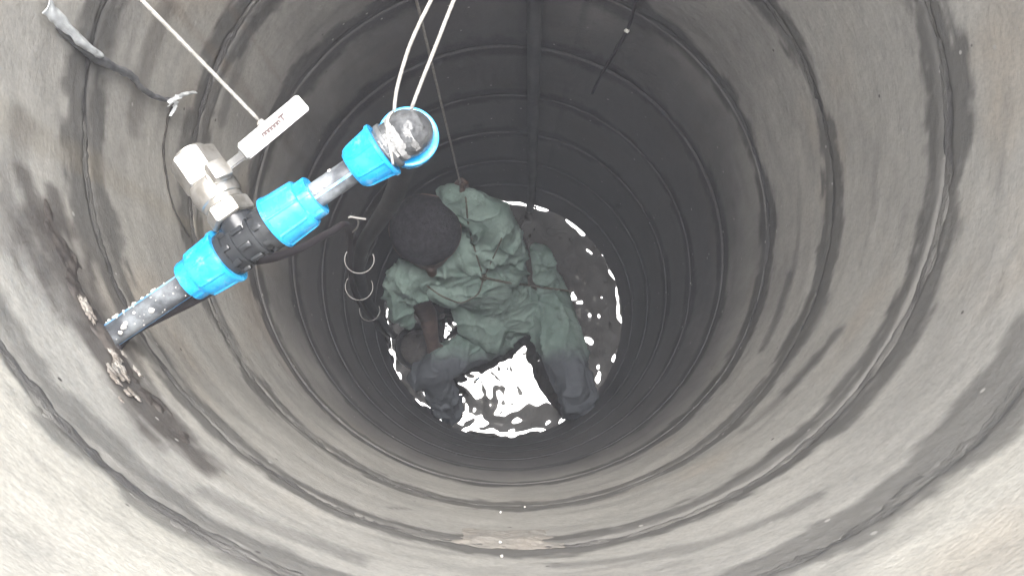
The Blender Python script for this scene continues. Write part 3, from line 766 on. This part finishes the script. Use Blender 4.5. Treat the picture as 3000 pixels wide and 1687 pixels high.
chain(bm, [FTL, FTL + Vector((0, .02, -.05)), FTL + Vector((-.04, .12, -.07))], [.036, .035, .03])
# hanging right hand
hd = (WRR - ELR).normalized(); hs_ = hd.cross(Vector((0, 0, 1))).normalized(); hn = hd.cross(hs_)
pal = WRR + hd * .05
chain(bm, [WRR, pal], [.026, .03])
for i, L in enumerate((.058, .066, .062, .05)):
    b0 = pal + hd * .022 + hs_ * (-.027 + .018 * i); chain(bm, [b0, b0 + hd * L * .5 + hn * .006, b0 + hd * L * .85 + hn * .022], [.0095, .009, .0075])
chain(bm, [WRR + hd * .02 + hs_ * -.025, WRR + hd * .05 + hs_ * -.045 + hn * .012, WRR + hd * .075 + hs_ * -.042 + hn * .02], [.011, .010, .008])
# left hand closed round the lifeline
ROPE_A = A(1161, 474, -2.07)
GR = ROPE_A.copy()
gd = (WRL - ELL).normalized()
pal = WRL.lerp(GR, .55)
chain(bm, [WRL, pal], [.027, .03])
rope_dir = Vector((.03, .25, .96)).normalized()
gx = (GR - pal); gx = (gx - rope_dir * gx.dot(rope_dir)).normalized(); gy = rope_dir.cross(gx)
for i in range(4):
    h = (-.03 + .02 * i); L = (.9, 1.0, .96, .8)[i]
    b0 = pal + rope_dir * h + gy * .014
    chain(bm, [b0, GR + rope_dir * h + gy * .018 * L, GR + rope_dir * h + gx * .019 * L, GR + rope_dir * h - gy * .016 * L + gx * .004], [.0098, .0095, .009, .008])
chain(bm, [pal - gy * .016 + rope_dir * .02, pal - gy * .026 + rope_dir * .045 + gx * .014, GR - gy * .016 + rope_dir * .052], [.011, .0105, .009])
skin = simple('dark_skin', (.10, .068, .055), .55, color2=(.065, .045, .038), vscale=30, bump=.2, bscale=200)
person = organic('person', bm, .0055, 4, skin)
person['label'] = 'person in green work clothes and black cap crouching in the water, held by a rope'
person['category'] = 'person'
# clothes
def fold_fn(seed, amp, drn=Vector((0, 0, 1)), sc=9):
    ax_ = drn.normalized()
    def f(c, n):
        al = c.dot(ax_); cr = c - ax_ * al
        w1 = Vector((noise.noise(c * 7 + Vector((seed, 0, 0))), noise.noise(c * 7 + Vector((0, seed, 5))), noise.noise(c * 7 + Vector((9, 0, seed))))) * .55
        a = cr * sc * 1.5 + ax_ * al * sc * .55 + w1 + Vector((seed, seed * 2, 0))
        b = c * sc * 1.7 + w1 * 2 + Vector((0, seed, 4))
        r1 = 1 - min(1, abs(noise.noise(a)) * 2.6); r2 = 1 - min(1, abs(noise.noise(b)) * 3.2)
        md = .35 + 1.3 * max(0, .35 + noise.noise(c * 4.5 + Vector((seed, 3, 1))))
        return amp * (md * (1.5 * r1 ** 3 + .8 * r2 ** 3 - .45) + .6 * noise.noise(c * 6))
    return f
def cloth(name, c1, c2, wetz=None, wet=(.05, .055, .06)):
    m = Mat(name); c = m.mix(m.ramp(m.noise((1, 1, 1), 9, 5, .6), .36, .66), c1, c2)
    c = m.mix(m.ramp(m.noise((1, 1, 1), 13, 5, .7), .53, .68, 0, .6), c, tuple(k * .42 for k in c1))
    c = m.mix(m.ramp(m.noise((1, 1, 1), 34, 4, .7), .60, .70, 0, .45), c, tuple(min(1, k * 1.35) for k in c1))
    if wetz:
        g = m.n('NewGeometry'); sp = m.n('SeparateXYZ'); m.l(g.outputs['Position'], sp.inputs[0])
        zz = m.math('ADD', sp.outputs[wetz[0]], m.math('MULTIPLY', m.math('SUBTRACT', m.noise((1, 1, 1), 14, 4), .5), .10))
        c = m.mix(m.ramp(zz, wetz[1], wetz[2]), c, wet)
    m.col(c); m.set(Roughness=.85); m.b.inputs['Sheen Weight'].default_value = .0
    m.bump(m.noise((1, 1, 1), 70, 5, .65), .6, .006); return m.m
GREEN = cloth('faded_green_cotton', (.225, .30, .268), (.155, .222, .196))
TROUS = cloth('green_trousers_wet_below', (.195, .262, .236), (.137, .198, .177), (1, -.13, -.21), (.085, .095, .11))
bm = bmesh.new()
chain(bm, [NECK + Vector((.02, 0, -.01)), CHEST, CHEST.lerp(PELV, .6), PELV + Vector((0, 0, .04))], [.088, .125, .128, .13])
chain(bm, [NECK + Vector((0, 0, 0)), SHR], [.07, .062]); chain(bm, [NECK, SHL], [.075, .075])
chain(bm, [A(1000, 690, -2.34), A(1004, 735, -2.42), A(1012, 780, -2.49), A(1030, 818, -2.54)], [.042, .052, .044, .018])
chain(bm, [A(1035, 700, -2.34), A(1040, 745, -2.40)], [.04, .03])
chain(bm, [SHL, ELL, A(1180, 512, -2.09), A(1140, 496, -2.08)], [.080, .070, .054, .046])
chain(bm, [A(1215, 560, -2.2), A(1145, 505, -2.10), A(1112, 486, -2.10)], [.06, .042, .022])
chain(bm, [A(1275, 610, -2.36), A(1285, 680, -2.48)], [.06, .06])
chain(bm, [A(1210, 740, -2.60), A(1228, 800, -2.66), A(1236, 850, -2.70)], [.075, .066, .056])
chain(bm, [A(1160, 775, -2.58), A(1180, 830, -2.66), A(1195, 850, -2.70)], [.036, .036, .03])
chain(bm, [A(1085, 700, -2.38), A(1125, 742, -2.42), A(1175, 738, -2.43), A(1215, 700, -2.40)], [.04, .038, .038, .03])
shirt = organic('shirt', bm, .006, 3, GREEN, fold_fn(2, .0135, PELV - NECK)); shirt.parent = person
bm = bmesh.new()
chain(bm, [PELV, HIPR], [.125, .085]); chain(bm, [PELV, HIPL], [.125, .10])
chain(bm, [HIPR, HIPR.lerp(KNR, .55), KNR], [.082, .074, .060]); chain(bm, [KNR, A(1052, 950, -2.74)], [.060, .042])
chain(bm, [KNR + Vector((.01, -.01, -.03)), FTR + Vector((0, 0, .0))], [.055, .050])
chain(bm, [HIPL, HIPL.lerp(KNL, .5), KNL], [.100, .092, .064]); chain(bm, [KNL, A(1462, 1010, -2.70), FTL + Vector((0, .02, .06))], [.064, .058, .05])
chain(bm, [A(1350, 660, -2.66), HIPL], [.055, .08])
trousers = organic('trousers', bm, .006, 3, TROUS, fold_fn(8, .014, Vector((.1, -1, .2)), sc=8)); trousers.parent = person
CAPM = simple('black_knit', (.016, .015, .019), .9, color2=(.035, .032, .038), vscale=60, bump=.9, bscale=110, bd=.012)
bm = bmesh.new()
g = bmesh.ops.create_icosphere(bm, subdivisions=5, radius=1)
for v in g['verts']:
    d = v.co.normalized(); k = 1 + .03 * noise.noise(d * 2.2) + .012 * noise.noise(d * 7)
    v.co = HEAD + hup * .012 + (hx * d.x * .110 + face * (d.y * .110 - .022) + hup * d.z * .110) * k * (1 - .018 * max(0, math.cos(6 * math.atan2(d.y, d.x)) - .93) / .07 * math.hypot(d.x, d.y))
bmesh.ops.bisect_plane(bm, geom=bm.verts[:] + bm.edges[:] + bm.faces[:], plane_co=HEAD + hup * .004, plane_no=(-hup), clear_outer=True)
cap = link('cap', to_mesh(bm), CAPM); cap.parent = person
sm = cap.modifiers.new('thick', 'SOLIDIFY'); sm.thickness = .004; sm.offset = 1
bm = bmesh.new()
tube(bm, [HEAD + hup * .006 + hx * math.cos(a) * .1105 + face * (math.sin(a) * .111 - .020) for a in np.linspace(0, 2 * math.pi, 60)], .006, 10, cap=False)
o = link('cap_band', to_mesh(bm), simple('brown_band', (.16, .10, .085), .8, color2=(.10, .07, .06), vscale=50)); o.parent = cap

# lifeline: rope from the rim to the harness knot
life = thing('lifeline_rope', 'thin grey lifeline rope running down to a knot on the green shirt', 'rope', tuple(A(1216, 698, -2.30)))
B = rim_point((1165, 480), (1050, 0))
bm = bmesh.new(); pts = straight(ROPE_A, B, 90) + catmull(over_rim(B), 5)[1:]
tube(bm, pts, .0030, 10, twist=(.10, 3, 90)); under(link('rope', to_mesh(bm), MT['rope']), life)
from mathutils.bvhtree import BVHTree
def bvh_of(o):
    me = o.data; return BVHTree.FromPolygons([v.co.copy() for v in me.vertices], [tuple(p.vertices) for p in me.polygons])
BV = [bvh_of(shirt), bvh_of(trousers)]
def drape(px, py, lift=.004, zdef=-2.4):   # point on top of the clothes under a picture point
    r = ray(px, py).normalized(); best = None
    for b in BV:
        h = b.ray_cast(CAM, r)
        if h[0] is not None and (best is None or h[3] < best[1]): best = (h[0], h[3])
    if best: return best[0] - r * lift
    return at(px, py, zdef)
def dr(pts, lift=.004, n=6, zdef=-2.4):
    c = []
    for i in range(len(pts) - 1):
        for k in range(n): c.append((pts[i][0] + (pts[i + 1][0] - pts[i][0]) * k / n, pts[i][1] + (pts[i + 1][1] - pts[i][1]) * k / n))
    c.append(pts[-1]); q = [drape(x, y, lift, zdef) for x, y in c]
    for _ in range(2):
        q = [q[0]] + [(q[i - 1] + q[i] * 2 + q[i + 1]) / 4 for i in range(1, len(q) - 1)] + [q[-1]]
    return q
bm = bmesh.new()
tube(bm, [ROPE_A] + dr([(1172, 500), (1178, 570), (1195, 630), (1216, 698)]), .0030, 8)
tube(bm, dr([(1216, 698), (1205, 740), (1160, 765), (1110, 745), (1075, 720)]), .0030, 8)
tube(bm, dr([(1216, 698), (1270, 710), (1330, 718), (1390, 727), (1440, 733)], zdef=-2.7), .0045, 8)
tube(bm, dr([(1216, 698), (1245, 640), (1262, 600)]), .0026, 8)
under(link('harness', to_mesh(bm), MT['darkrope']), life)
bm = bmesh.new(); c = drape(1216, 698, .008)
for i in range(4): 
    q = frame(c, Vector((random.uniform(-1, 1), random.uniform(-1, 1), random.uniform(-1, 1))))
    tube(bm, [q @ Vector((.012 * math.cos(a), .010 * math.sin(a), .003 * math.sin(2 * a))) for a in np.linspace(0, 6.4, 20)], .0035, 8)
under(link('knot', to_mesh(bm), MT['darkrope']), life)
# dark webbing sling behind the back
bm = bmesh.new(); cs = catmull([A(1215, 520, -2.36), A(1262, 548, -2.44), A(1302, 590, -2.52), A(1328, 650, -2.60), A(1338, 730, -2.66), A(1335, 800, -2.72)], 8); rows = []
for i, p in enumerate(cs):
    d = (cs[min(i + 1, len(cs) - 1)] - cs[max(i - 1, 0)]).normalized(); v_ = Vector((p.x - PELV.x * .5, p.y - .0, .0)).normalized(); s_ = (v_ * .8 + Vector((0, 0, -.6))).normalized()
    s_ = (s_ - d * s_.dot(d)).normalized()
    rows.append([bm.verts.new(p + s_ * x) for x in (-.026, -.013, 0, .013, .026)])
for i in range(len(rows) - 1):
    for k in range(4): bm.faces.new((rows[i][k], rows[i][k + 1], rows[i + 1][k + 1], rows[i + 1][k]))
sling = link('seat_sling', to_mesh(bm), simple('dark_webbing', (.06, .055, .05), .75, color2=(.09, .08, .07), vscale=40, bump=.5, bscale=300))
sm = sling.modifiers.new('thick', 'SOLIDIFY'); sm.thickness = .004; under(sling, life)

# ------------------------------------------------------------------ damp air
HAZE = 0.021
bm = bmesh.new(); box(bm, Matrix.Translation((0, 0, (0.62 - 4.7) / 2)), (300, 300, 5.32))
hm = bpy.data.materials.new('damp_air'); hm.use_nodes = True; ht = hm.node_tree
ht.nodes.remove(ht.nodes['Principled BSDF'])
pv = ht.nodes.new('ShaderNodeVolumePrincipled'); pv.inputs['Density'].default_value = HAZE; pv.inputs['Color'].default_value = (.82, .85, .95, 1); pv.inputs['Anisotropy'].default_value = 0.0
ht.links.new(pv.outputs[0], ht.nodes['Material Output'].inputs['Volume'])
if HAZE: link('haze', to_mesh(bm), hm, smooth=False, kind='stuff')
